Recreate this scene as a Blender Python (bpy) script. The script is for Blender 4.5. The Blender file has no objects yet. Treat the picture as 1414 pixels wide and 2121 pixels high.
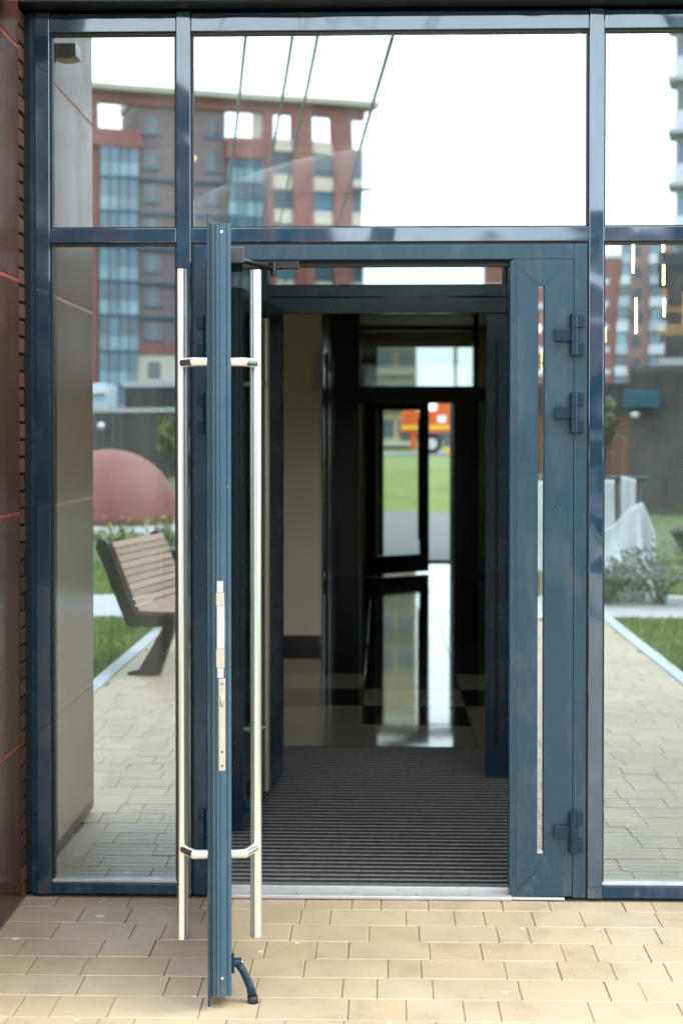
import bpy, bmesh, math, random
from mathutils import Vector, Matrix
random.seed(7)
S = bpy.context.scene
COL = S.collection
PI = math.pi
# ------------------------------------------------------------------ camera
cam = bpy.data.objects.new('camera', bpy.data.cameras.new('camera'))
COL.objects.link(cam); S.camera = cam
cam.location = (0, -5.149, 1.5887)
cam.rotation_euler = (PI/2 - 0.0161, 0, 0.0289)
cd = cam.data
cd.sensor_fit = 'VERTICAL'; cd.sensor_height = 36; cd.sensor_width = 24
cd.lens = 52.81; cd.shift_x = 0.0028; cd.shift_y = -0.0496
cd.clip_start = 0.05; cd.clip_end = 3000
cd.dof.use_dof = True; cd.dof.focus_distance = 4.7; cd.dof.aperture_fstop = 3.0
# ------------------------------------------------------------------ sky, sun, exposure
W = bpy.data.worlds.new('World'); S.world = W; W.use_nodes = True
SUN_EL, SUN_AZ = math.radians(55), math.radians(100)      # azimuth from +Y, clockwise seen from above
wn = W.node_tree.nodes; wl = W.node_tree.links
bg = wn['Background']
sky = wn.new('ShaderNodeTexSky'); sky.sky_type = 'NISHITA'; sky.sun_disc = False
sky.sun_elevation = SUN_EL; sky.sun_rotation = SUN_AZ
sky.air_density = 1.0; sky.dust_density = 4.0; sky.ozone_density = 1.0
hs = wn.new('ShaderNodeHueSaturation'); hs.inputs['Saturation'].default_value = 0.16
wl.new(sky.outputs[0], hs.inputs['Color']); 
cl = wn.new('ShaderNodeMix'); cl.data_type = 'RGBA'; cl.inputs[0].default_value = .8     # closed bright cloud cover over the clear-sky model
cl.inputs[7].default_value = (9.35, 10.0, 10.7, 1)
wl.new(hs.outputs[0], cl.inputs[6]); wl.new(cl.outputs[2], bg.inputs[0])
bg.inputs[1].default_value = 0.15
sun = bpy.data.objects.new('sun', bpy.data.lights.new('sun', 'SUN')); COL.objects.link(sun)
sun.data.energy = 0.6; sun.data.angle = math.radians(40); sun.data.color = (1, .95, .88)
sd = Vector((math.sin(SUN_AZ)*math.cos(SUN_EL), math.cos(SUN_AZ)*math.cos(SUN_EL), math.sin(SUN_EL)))
sun.rotation_euler = sd.to_track_quat('Z', 'Y').to_euler()
S.view_settings.view_transform = 'Standard'; S.view_settings.look = 'None'
S.view_settings.gamma = 1; S.view_settings.exposure = 1.62
S.render.engine = 'CYCLES'
S.cycles.use_denoising = True
S.cycles.max_bounces = 10; S.cycles.diffuse_bounces = 5; S.cycles.glossy_bounces = 6
S.cycles.transparent_max_bounces = 24; S.cycles.transmission_bounces = 6
S.cycles.caustics_reflective = False; S.cycles.caustics_refractive = False
# ------------------------------------------------------------------ materials
def nt(name):
    m = bpy.data.materials.new(name); m.use_nodes = True
    return m, m.node_tree.nodes, m.node_tree.links, m.node_tree.nodes['Principled BSDF']
def mixrgb(n, l, fac, a, b, bt='MIX'):
    x = n.new('ShaderNodeMix'); x.data_type = 'RGBA'; x.blend_type = bt
    for i, v in ((0, fac), (6, a), (7, b)):
        if hasattr(v, 'links'): l.new(v, x.inputs[i])
        else: x.inputs[i].default_value = v if i == 0 else (*v[:3], 1)
    return x.outputs[2]
def ramp(n, l, src, stops):
    r = n.new('ShaderNodeValToRGB'); e = r.color_ramp.elements
    while len(e) < len(stops): e.new(0.5)
    for k, (p, c) in enumerate(stops):
        e[k].position = p; e[k].color = (c, c, c, 1) if not hasattr(c, '__len__') else (*c, 1)
    l.new(src, r.inputs[0]); return r.outputs[0]
def noise(n, l, scale, detail=3, stretch=None, rough=.55):
    g = n.new('ShaderNodeNewGeometry'); v = g.outputs['Position']
    if stretch:
        mp = n.new('ShaderNodeMapping'); mp.inputs['Scale'].default_value = stretch
        l.new(v, mp.inputs[0]); v = mp.outputs[0]
    t = n.new('ShaderNodeTexNoise'); t.inputs['Scale'].default_value = scale
    t.inputs['Detail'].default_value = detail; t.inputs['Roughness'].default_value = rough
    l.new(v, t.inputs['Vector']); return t.outputs[0]
def bump(n, l, b, src, strength, dist):
    k = n.new('ShaderNodeBump'); k.inputs['Strength'].default_value = strength
    k.inputs['Distance'].default_value = dist; l.new(src, k.inputs['Height'])
    l.new(k.outputs[0], b.inputs['Normal']); return k
def surf(name, col, rough=.5, var=.15, scale=6, metal=0, ior=1.5, bmp=0, bscale=40, bdist=.002, stretch=None, coat=0, obj_var=0, rvar=0):
    m, n, l, b = nt(name)
    c2 = tuple(min(1, c*(1+var)) for c in col); c1 = tuple(c*(1-var) for c in col)
    out = mixrgb(n, l, noise(n, l, scale, 4, stretch), c1, c2)
    if obj_var:
        oi = n.new('ShaderNodeObjectInfo')
        f = ramp(n, l, oi.outputs['Random'], [(0, 1-obj_var), (1, 1+obj_var)])
        out = mixrgb(n, l, 1.0, out, f, 'MULTIPLY')
    l.new(out, b.inputs['Base Color'])
    b.inputs['Roughness'].default_value = rough; b.inputs['Metallic'].default_value = metal
    b.inputs['IOR'].default_value = ior; b.inputs['Coat Weight'].default_value = coat
    if rvar:
        r = ramp(n, l, noise(n, l, scale*1.7, 5), [(.3, max(.02, rough-rvar)), (.7, rough+rvar)])
        l.new(r, b.inputs['Roughness'])
    if bmp: bump(n, l, b, noise(n, l, bscale, 3, stretch), bmp, bdist)
    return m
def emit(name, col, s):
    m, n, l, b = nt(name)
    b.inputs['Base Color'].default_value = (*col, 1)
    b.inputs['Emission Color'].default_value = (*col, 1); b.inputs['Emission Strength'].default_value = s
    return m
def painted(name, col, rough, ior, wave, specks=True):
    """powder-coated aluminium: waviness, dust specks and worn roughness"""
    m, n, l, b = nt(name)
    base = mixrgb(n, l, noise(n, l, 3, 5), tuple(c*.86 for c in col), tuple(c*1.14 for c in col))
    if specks:
        sp = ramp(n, l, noise(n, l, 95, 2, None, .4), [(.795, 0), (.81, .45)])
        base = mixrgb(n, l, sp, base, (.5, .52, .52))
        du = ramp(n, l, noise(n, l, 9, 6, (1, 1, .35), .7), [(.5, 0), (.8, .10)])
        base = mixrgb(n, l, du, base, (.42, .42, .40))
        g = n.new('ShaderNodeNewGeometry'); sx = n.new('ShaderNodeSeparateXYZ'); l.new(g.outputs['Position'], sx.inputs[0])
        low = ramp(n, l, sx.outputs[2], [(0, 1), (.28, 0)])      # splashed dust and scuffs near the ground
        spl = ramp(n, l, noise(n, l, 26, 6, (1, 1, .6), .75), [(.52, 0), (.76, .32)])
        base = mixrgb(n, l, mixrgb(n, l, 1.0, low, spl, 'MULTIPLY'), base, (.24, .22, .19))
        scr = ramp(n, l, noise(n, l, 14, 3, (6, 6, .5), .5), [(.74, 0), (.78, .14)])
        base = mixrgb(n, l, scr, base, (.22, .25, .27))
    l.new(base, b.inputs['Base Color'])
    r = ramp(n, l, noise(n, l, 5, 3, None, .5), [(.3, rough*.75), (.7, rough*1.35)])
    l.new(r, b.inputs['Roughness']); b.inputs['IOR'].default_value = ior; b.inputs['Specular Tint'].default_value = (.82, .94, 1, 1)
    bump(n, l, b, noise(n, l, 2.2, 2), .5, wave)
    return m
def coated_glass(name, refl, tint, rcol, wave=.0006, dirt_haze=.05, smear=None):
    """solar-control glass: mirror coat over a see-through pane, faint dust film that doubles as painted haze on the upper panes"""
    m, n, l, b = nt(name); n.remove(b); o = n['Material Output']
    tr = n.new('ShaderNodeBsdfTransparent'); tr.inputs[0].default_value = (*tint, 1)
    gl = n.new('ShaderNodeBsdfGlossy'); gl.inputs[0].default_value = (*rcol, 1); gl.inputs['Roughness'].default_value = 0
    bp = n.new('ShaderNodeBump'); bp.inputs['Strength'].default_value = .5; bp.inputs['Distance'].default_value = wave
    l.new(noise(n, l, 1.7, 1), bp.inputs['Height']); l.new(bp.outputs[0], gl.inputs['Normal'])
    lw = n.new('ShaderNodeLayerWeight'); lw.inputs[0].default_value = .15
    f = n.new('ShaderNodeMath'); f.operation = 'MULTIPLY_ADD'; f.use_clamp = True
    l.new(lw.outputs['Fresnel'], f.inputs[0]); f.inputs[1].default_value = 1-refl; f.inputs[2].default_value = refl
    mx = n.new('ShaderNodeMixShader'); l.new(f.outputs[0], mx.inputs[0]); l.new(tr.outputs[0], mx.inputs[1]); l.new(gl.outputs[0], mx.inputs[2])
    df = n.new('ShaderNodeBsdfDiffuse'); df.inputs[0].default_value = (.60, .65, .66, 1)
    d = ramp(n, l, noise(n, l, 5, 8, (1, 1, .5), .72), [(.42, dirt_haze*.25), (.75, dirt_haze*1.6)])
    fac = d
    if smear:      # wiped arc of dried film: centre x, z, radius, width, strength
        cx, cz, r0, wd, st = smear
        g = n.new('ShaderNodeNewGeometry'); sx = n.new('ShaderNodeSeparateXYZ'); l.new(g.outputs['Position'], sx.inputs[0])
        def mt(op, a, bb):
            q = n.new('ShaderNodeMath'); q.operation = op
            for i, v in ((0, a), (1, bb)):
                if hasattr(v, 'links'): l.new(v, q.inputs[i])
                else: q.inputs[i].default_value = v
            return q.outputs[0]
        dx = mt('SUBTRACT', sx.outputs[0], cx); dz = mt('SUBTRACT', sx.outputs[2], cz)
        rr = mt('SQRT', mt('ADD', mt('MULTIPLY', dx, dx), mt('MULTIPLY', dz, dz)), 0)
        q = mt('DIVIDE', mt('SUBTRACT', rr, r0-wd), wd)
        band = ramp(n, l, q, [(0, 0), (.75, .45), (.97, 1), (1, 0)])
        side = ramp(n, l, mt('ADD', dx, .8), [(.08, 0), (.16, 1), (.7, 1), (.85, 0)])
        st_n = ramp(n, l, noise(n, l, 7, 6, (1, 1, 3), .7), [(.3, .25), (.7, 1)])
        sm = mt('MULTIPLY', mt('MULTIPLY', mt('MULTIPLY', band, side), st_n), st)
        fac = mt('ADD', d, sm)
    m2 = n.new('ShaderNodeMixShader'); l.new(fac, m2.inputs[0]); l.new(mx.outputs[0], m2.inputs[1]); l.new(df.outputs[0], m2.inputs[2])
    l.new(m2.outputs[0], o.inputs[0]); return m
def clear(name, tint):
    m, n, l, b = nt(name); n.remove(b)
    tr = n.new('ShaderNodeBsdfTransparent'); tr.inputs[0].default_value = (*tint, 1)
    l.new(tr.outputs[0], n['Material Output'].inputs[0]); return m
def paver_mat():
    m, n, l, b = nt('yellow_concrete_paver')
    at = n.new('ShaderNodeAttribute'); at.attribute_name = 'tone'
    oi = n.new('ShaderNodeObjectInfo')
    ad = n.new('ShaderNodeMath'); ad.operation = 'ADD'; l.new(at.outputs['Fac'], ad.inputs[0]); l.new(oi.outputs['Random'], ad.inputs[1])
    c = ramp(n, l, ad.outputs[0], [(0, (.45, .345, .215)), (.45, (.475, .368, .238)), (.75, (.46, .365, .25)), (1, (.49, .382, .246))])
    big = ramp(n, l, noise(n, l, 2.3, 5), [(.3, .86), (.7, 1.07)])
    c = mixrgb(n, l, 1.0, c, big, 'MULTIPLY')
    gr = ramp(n, l, noise(n, l, 330, 4, None, .7), [(.3, .80), (.7, 1.12)])
    c = mixrgb(n, l, 1.0, c, gr, 'MULTIPLY')
    st = ramp(n, l, noise(n, l, 5.5, 7, None, .68), [(.50, 0), (.68, .42)])
    c = mixrgb(n, l, st, c, (.23, .185, .135))
    ds = ramp(n, l, noise(n, l, 38, 4, None, .6), [(.655, 0), (.70, .55)])
    c = mixrgb(n, l, ds, c, (.16, .13, .10))
    wsp = ramp(n, l, noise(n, l, 12.3, 2, None, .4), [(.735, 0), (.75, .8)])
    c = mixrgb(n, l, wsp, c, (.72, .71, .68))
    l.new(c, b.inputs['Base Color'])
    rr = ramp(n, l, noise(n, l, 4, 5), [(.3, .34), (.7, .56)]); l.new(rr, b.inputs['Roughness'])
    bump(n, l, b, noise(n, l, 260, 4, None, .7), .6, .002)
    return m
NAVY = painted('navy_powder_coat', (.006, .029, .055), .25, 1.5, .002)
GLOSS = painted('navy_gloss_powder_coat', (.004, .027, .055), .07, 2.15, .030)
SATIN = painted('navy_satin_powder_coat', (.014, .042, .067), .30, 1.52, .001)
EDGE = painted('navy_skylit_edge_paint', (.030, .076, .114), .28, 1.58, .0008)  # leaf navy made lighter: sky reflected on the end face is put into the colour
DARK = painted('dark_inner_frame_paint', (.008, .018, .029), .24, 1.6, .001, False)
BLACKF = surf('black_frame_paint', (.008, .009, .010), .35, .2, 4)
GASKET = surf('black_rubber', (.006, .006, .007), .55, .2, 20)
STEEL = surf('brushed_steel', (.77, .765, .76), .28, .06, 60, 1, bmp=.12, bscale=900, bdist=.0004, stretch=(1, 1, .03))
DIM_STEEL = surf('dimmed_handle_steel', (.20, .18, .14), .35, .1, 30, .7)  # handle steel with the indoor dimness put into its colour, for the inner door
ZINC = surf('zinc_plate', (.60, .63, .65), .36, .08, 40, .8)
BRASSY = surf('nickel_plate', (.60, .54, .45), .36, .08, 30, .8)
ALU = surf('aluminium_sill', (.50, .50, .49), .42, .2, 26, .4, rvar=.12)
HINGE = surf('hinge_paint', (.005, .024, .042), .26, .1, 20, ior=1.36)
BLACK = surf('black_gloss_metal', (.01, .01, .012), .18, .1, 10, ior=1.6)
CLAD = None
def clad_mat():
    m, n, l, b = nt('brown_gloss_cladding')
    c = mixrgb(n, l, noise(n, l, 1.4, 5), (.060, .026, .018), (.085, .038, .027))
    sc = ramp(n, l, noise(n, l, 5, 4, (1, 1, .2), .6), [(.58, 0), (.8, .08)])
    c = mixrgb(n, l, sc, c, (.3, .22, .18)); l.new(c, b.inputs['Base Color'])
    r = ramp(n, l, noise(n, l, 5, 6), [(.3, .10), (.7, .20)]); l.new(r, b.inputs['Roughness'])
    b.inputs['IOR'].default_value = 1.17
    bump(n, l, b, noise(n, l, 1.1, 1), .5, .006); return m
CLAD = clad_mat()
JOINT = surf('orange_red_edge', (.30, .055, .025), .4, .25, 30)
BRICKM = surf('brown_brick', (.085, .040, .023), .6, .35, 30, bmp=.6, bscale=120, obj_var=.45)
MORTAR = surf('dark_mortar', (.03, .026, .024), .9, .2, 40)
PAVER = paver_mat()
JOINTSAND = surf('dark_joint_sand', (.20, .155, .105), .95, .3, 60)
GLASS = coated_glass('solar_glass', .47, (.90, .95, .95), (.80, .94, 1.0), .0005, .030)
GLASS_UP = coated_glass('solar_glass_upper', .52, (.84, .90, .90), (.88, .97, 1.0), .0007, .075, (.0625, 1.08, 1.508, .13, .26))  # dust film made stronger to stand in for haze over the far buildings
GLASS_R = coated_glass('solar_glass_right', .47, (.90, .95, .95), (.80, .94, 1.0), .0011, .030)
GLASS_IN = coated_glass('inner_glass', .34, (.66, .70, .68), (.95, 1.0, .98), .0005, .02)
BACK = clear('glass_body', (.90, .92, .90))
TILE_L = surf('polished_light_tile', (.27, .245, .205), .05, .12, 3, ior=1.75, bmp=.25, bscale=9, bdist=.0006)
TILE_D = surf('polished_dark_tile', (.018, .017, .017), .05, .25, 4, ior=1.75, bmp=.25, bscale=9, bdist=.0006)
GROUT = surf('grout', (.07, .065, .06), .8, .2, 30)
BEIGE = surf('beige_wall_paint', (.74, .62, .49), .6, .05, 2)
OLIVE = surf('olive_beige_wall_paint', (.52, .47, .31), .6, .06, 2)
CEIL = surf('ceiling_paint', (.62, .58, .50), .8, .05, 2)
DARKW = surf('dark_interior_panel', (.030, .024, .020), .25, .3, 2)

def brush():
    m, n, l, b = nt('black_brush_insert')
    c = mixrgb(n, l, noise(n, l, 300, 3), (.005, .007, .011), (.020, .023, .030))
    c = mixrgb(n, l, ramp(n, l, noise(n, l, 6, 6, None, .7), [(.5, 0), (.8, .10)]), c, (.30, .29, .27))
    c = mixrgb(n, l, ramp(n, l, noise(n, l, 210, 2), [(.68, 0), (.72, .5)]), c, (.45, .45, .44))
    l.new(c, b.inputs['Base Color']); b.inputs['Roughness'].default_value = .8
    bump(n, l, b, noise(n, l, 500, 3), 1, .004); return m
MATB = brush()
MATBAR = surf('worn_scraper_bar', (.19, .18, .17), .45, .6, 55, .3, rvar=.15)
GRASSG = surf('grass_ground', (.075, .11, .03), .9, .5, 3)
BLADE = surf('grass_blades', (.22, .30, .055), .7, .35, 2)
LEAFD = surf('dark_leaves', (.045, .075, .035), .6, .5, 9)
LEAFY = surf('yellow_green_leaves', (.17, .22, .04), .6, .4, 9)
BARK = surf('bark', (.075, .055, .042), .9, .35, 30)
CONC = surf('pale_concrete', (.44, .44, .43), .8, .12, 8)
KERB = surf('kerb_concrete', (.42, .44, .45), .75, .15, 14, obj_var=.08)
ASPH = surf('asphalt', (.16, .165, .17), .85, .2, 14)
WOOD = surf('bench_wood', (.34, .225, .155), .55, .25, 12, stretch=(1, 12, 1), obj_var=.2)
BLKSTEEL = surf('black_painted_steel', (.012, .014, .014), .45, .2, 10)
DOME = surf('red_rubber_dome', (.24, .075, .058), .55, .18, 3)
# ------------------------------------------------------------------ helpers
def link(o, parent=None):
    COL.objects.link(o)
    if parent: o.parent = parent
    return o
def tag(o, label, cat, group=None):
    o['label'] = label; o['category'] = cat
    if group: o['group'] = group
    return o
def thing(name, label, cat, loc=(0, 0, 0), rz=0, group=None):
    o = link(bpy.data.objects.new(name, None)); o.location = loc; o.rotation_euler = (0, 0, rz)
    return tag(o, label, cat, group)
def obj(name, bm, mat, parent=None, smooth=False):
    me = bpy.data.meshes.new(name); bm.normal_update(); bm.to_mesh(me); bm.free()
    for x in (mat if isinstance(mat, (list, tuple)) else [mat]): me.materials.append(x)
    if smooth:
        for p in me.polygons: p.use_smooth = True
    return link(bpy.data.objects.new(name, me), parent)
def add_box(bm, x0, x1, y0, y1, z0, z1, bev=0):
    r = bmesh.ops.create_cube(bm, size=1)
    bmesh.ops.transform(bm, verts=r['verts'], matrix=Matrix.Translation(((x0+x1)/2, (y0+y1)/2, (z0+z1)/2)) @ Matrix.Diagonal((x1-x0, y1-y0, z1-z0, 1)))
    if bev:
        es = list({e for v in r['verts'] for e in v.link_edges})
        bmesh.ops.bevel(bm, geom=es, offset=bev, segments=2, affect='EDGES', profile=.5)
def box(name, x0, x1, y0, y1, z0, z1, mat, parent=None, bev=0):
    bm = bmesh.new(); add_box(bm, x0, x1, y0, y1, z0, z1, bev); return obj(name, bm, mat, parent)
def struct(o): o['kind'] = 'structure'; return o
def add_tube(bm, pts, r, seg=16, cap=True):
    pts = [Vector(p) for p in pts]; rs = r if isinstance(r, (list, tuple)) else [r]*len(pts)
    rings = []; up = None
    for i, p in enumerate(pts):
        a = pts[max(0, i-1)]; b = pts[min(len(pts)-1, i+1)]
        t = (b-a).normalized()
        if up is None: up = Vector((0, 0, 1)) if abs(t.z) < .9 else Vector((1, 0, 0))
        s = t.cross(up)
        if s.length < 1e-5: s = t.cross(Vector((0, 1, 0)))
        s.normalize(); u = s.cross(t); up = u
        k = 1.0
        if 0 < i < len(pts)-1:
            c = max(-1, min(1, (p-a).normalized().dot((b-p).normalized()))); k = 1/max(.5, math.cos(math.acos(c)/2))
        rings.append([bm.verts.new(p + (s*math.cos(2*PI*q/seg)*k + u*math.sin(2*PI*q/seg))*rs[i]) for q in range(seg)])
    for A, B in zip(rings, rings[1:]):
        for q in range(seg): bm.faces.new((A[q], A[(q+1) % seg], B[(q+1) % seg], B[q]))
    if cap: bm.faces.new(rings[0][::-1]); bm.faces.new(rings[-1])
def tube(name, pts, r, mat, parent=None, seg=16):
    bm = bmesh.new(); add_tube(bm, pts, r, seg); bmesh.ops.recalc_face_normals(bm, faces=bm.faces)
    if len(pts) < 5 and seg > 12: bmesh.ops.split_edges(bm, edges=[e for e in bm.edges if len(e.link_faces) == 2 and e.calc_face_angle() > .42])
    o = obj(name, bm, mat, parent)
    for p in o.data.polygons: p.use_smooth = len(p.vertices) == 4
    return o
def prism(name, poly, lo, hi, mat, parent=None, axis='z', bev=0):
    """extrude a 2-D outline; axis z: (x,y) outline, axis y: (x,z) outline, axis x: (y,z) outline"""
    bm = bmesh.new()
    f3 = {'z': lambda p, h: (p[0], p[1], h), 'y': lambda p, h: (p[0], h, p[1]), 'x': lambda p, h: (h, p[0], p[1])}[axis]
    A = [bm.verts.new(f3(p, lo)) for p in poly]; B = [bm.verts.new(f3(p, hi)) for p in poly]
    bm.faces.new(A); bm.faces.new(B[::-1]); n = len(poly)
    for i in range(n): bm.faces.new((A[i], B[i], B[(i+1) % n], A[(i+1) % n]))
    bmesh.ops.recalc_face_normals(bm, faces=bm.faces)
    if bev: bmesh.ops.bevel(bm, geom=list(bm.edges), offset=bev, segments=1, affect='EDGES')
    return obj(name, bm, mat, parent)
def pane(name, x0, x1, z0, z1, y, mat, parent, th=.008):
    """glass box: coated front face, clear body"""
    o = box(name, x0, x1, y, y+th, z0, z1, [BACK, mat], parent)
    for p in o.data.polygons: p.material_index = 1 if p.normal.y < -.9 else 0
    return o
def dup(o, parent=None, mat=None):
    c = o.copy(); link(c, parent); return c
def dup_tree(root, loc, rz, label=None):
    r = dup(root); r.location = loc; r.rotation_euler = (0, 0, rz)
    if label: r['label'] = label
    for ch in list(root.children):
        c = dup(ch, r)
        for g in list(ch.children): dup(g, c)
    return r
# ================================================================== GROUND
g = bmesh.new(); add_box(g, -700, 700, -900, 700, -.6, -.06)
struct(obj('ground', g, GRASSG))
# ---- paved path in front of the doors
PX0, PX1, PY1 = -1.78, 1.92, -8.0
path = struct(box('paved_path', PX0, PX1, PY1, .04, -.12, -.006, JOINTSAND))
rows = [(-.1224, .04)] + [(-.1224-.16*(i+1), -.1224-.16*i) for i in range(48)]
sizes = [.099, .160, .250]
paver_cache = {}
def paver_bm(w, dp, bm=None, off=(0, 0, 0), tone=0.0, lay=None):
    """bevelled block, top at z=0"""
    own = bm is None
    if own: bm = bmesh.new(); lay = bm.faces.layers.float.new('tone')
    c = .0024; x0, x1, y0, y1 = .0009, w-.0009, .0003, dp-.0003
    A = [(x0, y0, -.05), (x1, y0, -.05), (x1, y1, -.05), (x0, y1, -.05)]
    B = [(x0, y0, -c), (x1, y0, -c), (x1, y1, -c), (x0, y1, -c)]
    T = [(x0+c, y0+c, 0), (x1-c, y0+c, 0), (x1-c, y1-c, 0), (x0+c, y1-c, 0)]
    vs = [[bm.verts.new((p[0]+off[0], p[1]+off[1], p[2]+off[2])) for p in L] for L in (A, B, T)]
    fs = [bm.faces.new(vs[2])]
    for L in (0, 1):
        for k in range(4): fs.append(bm.faces.new((vs[L][k], vs[L][(k+1) % 4], vs[L+1][(k+1) % 4], vs[L+1][k])))
    for f in fs: f[lay] = tone
    return bm
rest = bmesh.new(); rlay = rest.faces.layers.float.new('tone'); n_pav = 0
for ri, (ya, yb) in enumerate(rows):
    dp = yb-ya
    if ri == 0: ya, yb = -.1224, -.012; dp = yb-ya
    x = PX0 + random.choice((-.1, -.04, 0, -.13)); last = None
    while x < PX1-.02:
        w = random.choice([s for s in sizes if s != last] + [.16, .25]); last = w
        a, b2 = max(x, PX0), min(x+w, PX1); x += w
        if b2-a < .03: continue
        if ya > -1.13 and b2 < -1.22: continue        # under the side wall
        key = (round(b2-a, 3), round(dp, 3))
        h = random.uniform(-.0012, .0012)
        if ya > -2.9 and a > -1.3 and n_pav < 300:
            if key not in paver_cache:
                me = bpy.data.meshes.new('paver'); q = paver_bm(*key); q.to_mesh(me); q.free()
                me.materials.append(PAVER); paver_cache[key] = me
            o = link(bpy.data.objects.new('paver', paver_cache[key]), path)
            o.location = (a, ya, h); o.rotation_euler = (random.uniform(-.003, .003), random.uniform(-.003, .003), random.uniform(-.004, .004)); n_pav += 1
        else:
            paver_bm(b2-a, dp, rest, (a, ya, h), random.random(), rlay)
o = obj('distant_paver', rest, PAVER, path); o['kind'] = 'stuff'
k0 = None
for sx, xa in ((0, PX0-.1), (1, PX1)):                 # kerb stones both sides
    for i in range(8 if sx else 7):
        y1 = -i*1.0 if sx else -1.17-i*1.0
        if y1 < -7.9: continue
        if k0 is None:
            bm = bmesh.new(); add_box(bm, .002, .098, -.996, -.004, -.12, .012, .006); k0 = obj('kerb_stone', bm, KERB, path); kk = k0
        else: kk = dup(k0, path)
        kk.location = (xa, y1, 0)
cross = struct(box('cross_path', -30, 30, -9.9, -8.05, -.1, -.004, CONC))
struct(box('playground_slab', -9, -2.6, -26, -19.6, -.1, -.004, CONC))
# lawn blades in the beds beside the path
bm = bmesh.new()
def blades(n, x0, x1, y0, y1, hh):
    for _ in range(n):
        x, y = random.uniform(x0, x1), random.uniform(y0, y1); a = random.uniform(0, 2*PI); h = hh*random.uniform(.5, 1.2)
        w = .006; lx, ly = random.gauss(0, .35)*h, random.gauss(0, .35)*h; c, s = math.cos(a)*w, math.sin(a)*w
        p = [bm.verts.new(q) for q in ((x-c, y-s, -.06), (x+c, y+s, -.06), (x+c*.7+lx*.4, y+s*.7+ly*.4, -.06+h*.6), (x-c*.7+lx*.4, y-s*.7+ly*.4, -.06+h*.6), (x+lx, y+ly, -.06+h))]
        bm.faces.new(p[:4]); bm.faces.new((p[3], p[2], p[4]))
blades(16000, -3.6, PX0-.1, -8.05, -3.6, .085); blades(18000, PX1+.1, 4.2, -8.05, -3.6, .085)
blades(9000, -6.5, -1.9, -14, -9.95, .10); blades(9000, 1.5, 6, -15, -9.95, .10)
gr = obj('grass', bm, BLADE); gr['kind'] = 'stuff'; gr['label'] = 'short green lawn beside the paved path'
# ================================================================== GLAZED FRONT
F = thing('glazed_front', 'navy aluminium framed glazed entrance front with mirror-like panes', 'glass facade')
def fr(name, x0, x1, z0, z1, mat=GLOSS, y0=0, y1=.11, bev=.0025, p=None): return box(name, x0, x1, y0, y1, z0, z1, mat, p or F, bev)
ZT, ZB = 3.046, .005
fr('jamb', -1.192, -1.142, ZB, ZT)
fr('rebate', -1.245, -1.1925, ZB, ZT, GASKET, .018, .10); fr('rebate_lip', -1.212, -1.1925, ZB, ZT, NAVY, .006, .0175, .001)
fr('mullion', -.706, -.656, ZB, ZT); fr('mullion', .7035, .7535, ZB, ZT)
fr('mullion', 1.90, 1.95, ZB, ZT)
spans = ((-1.1415, -.7065), (-.6555, .703), (.754, 1.8995))
for i, (a, b) in enumerate(spans):
    fr('head_rail', a, b, 3.0275, ZT-.002, NAVY, .012)
    fr('top_rail', a, b, 2.978, 3.0265, y0=.003)
    fr('middle_rail', a, b, 2.257, 2.306, y0=.003)
    if i != 1: fr('bottom_rail', a, b, .006, .043 if i == 0 else .048, NAVY, .003)
    gl = pane('glass_pane', a+.004, b-.004, 2.308, 2.976, .030, GLASS_UP, F)
    # black gaskets round the glass
    for (x0, x1, z0, z1) in ((a+.0005, b-.0005, 2.9705, 2.9775), (a+.0005, b-.0005, 2.3065, 2.3115), (a+.0005, a+.006, 2.312, 2.970), (b-.006, b-.0005, 2.312, 2.970)):
        box('gasket', x0, x1, .012, .0295, z0, z1, GASKET, F)
    if i != 1:
        zb = .044 if i == 0 else .049
        pane('glass_pane', a+.004, b-.004, zb-.002, 2.254, .030, GLASS if i == 0 else GLASS_R, F)
        for (x0, x1, z0, z1) in ((a+.0005, b-.0005, 2.247, 2.2565), (a+.0005, a+.006, zb+.012, 2.246), (b-.006, b-.0005, zb+.012, 2.246)):
            box('gasket', x0, x1, .012, .0295, z0, z1, GASKET, F)
        box('glazing_bead', a+.0005, b-.0005, .010, .0295, zb, zb+.010, ALU, F, .001)
# door frame
fr('door_jamb', -.6495, -.602, .006, 2.2465, NAVY, .004, .075)
fr('door_jamb', .6535, .6975, .006, 2.2465, SATIN, .004, .075)
fr('door_head', -.6015, .653, 2.196, 2.2465, SATIN, .004, .075)
box('shadow_gap', -.6555, -.650, .012, .07, .01, 2.2565, GASKET, F); box('shadow_gap', .698, .703, .012, .07, .01, 2.2565, GASKET, F)
box('shadow_gap', -.6495, .6975, .012, .07, 2.247, 2.2565, GASKET, F)
box('door_stop_strip', -.60, .45, .055, .085, 2.178, 2.1955, BLACKF, F)
box('slide_rail', -.56, -.285, .010, .052, 2.168, 2.1955, BLACK, F, .002)
# threshold
th = thing('threshold', 'worn silver aluminium threshold strip under the open doorway', 'threshold')
box('sill', -.60, .4450, -.022, .045, 0.002, .015, ALU, th, .003); box('sill_end', .4455, .625, -.012, .003, .002, .010, ALU, th, .002); box('ridge', -.598, .440, .046, .062, .002, .027, ALU, th, .002)
for x in (-.45, -.29, -.1, .12, .3):
    bm = bmesh.new(); bmesh.ops.create_cone(bm, cap_ends=True, segments=10, radius1=.004, radius2=.004, depth=.002); o = obj('screw', bm, STEEL, th); o.location = (x, -.012, .0212)
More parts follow.
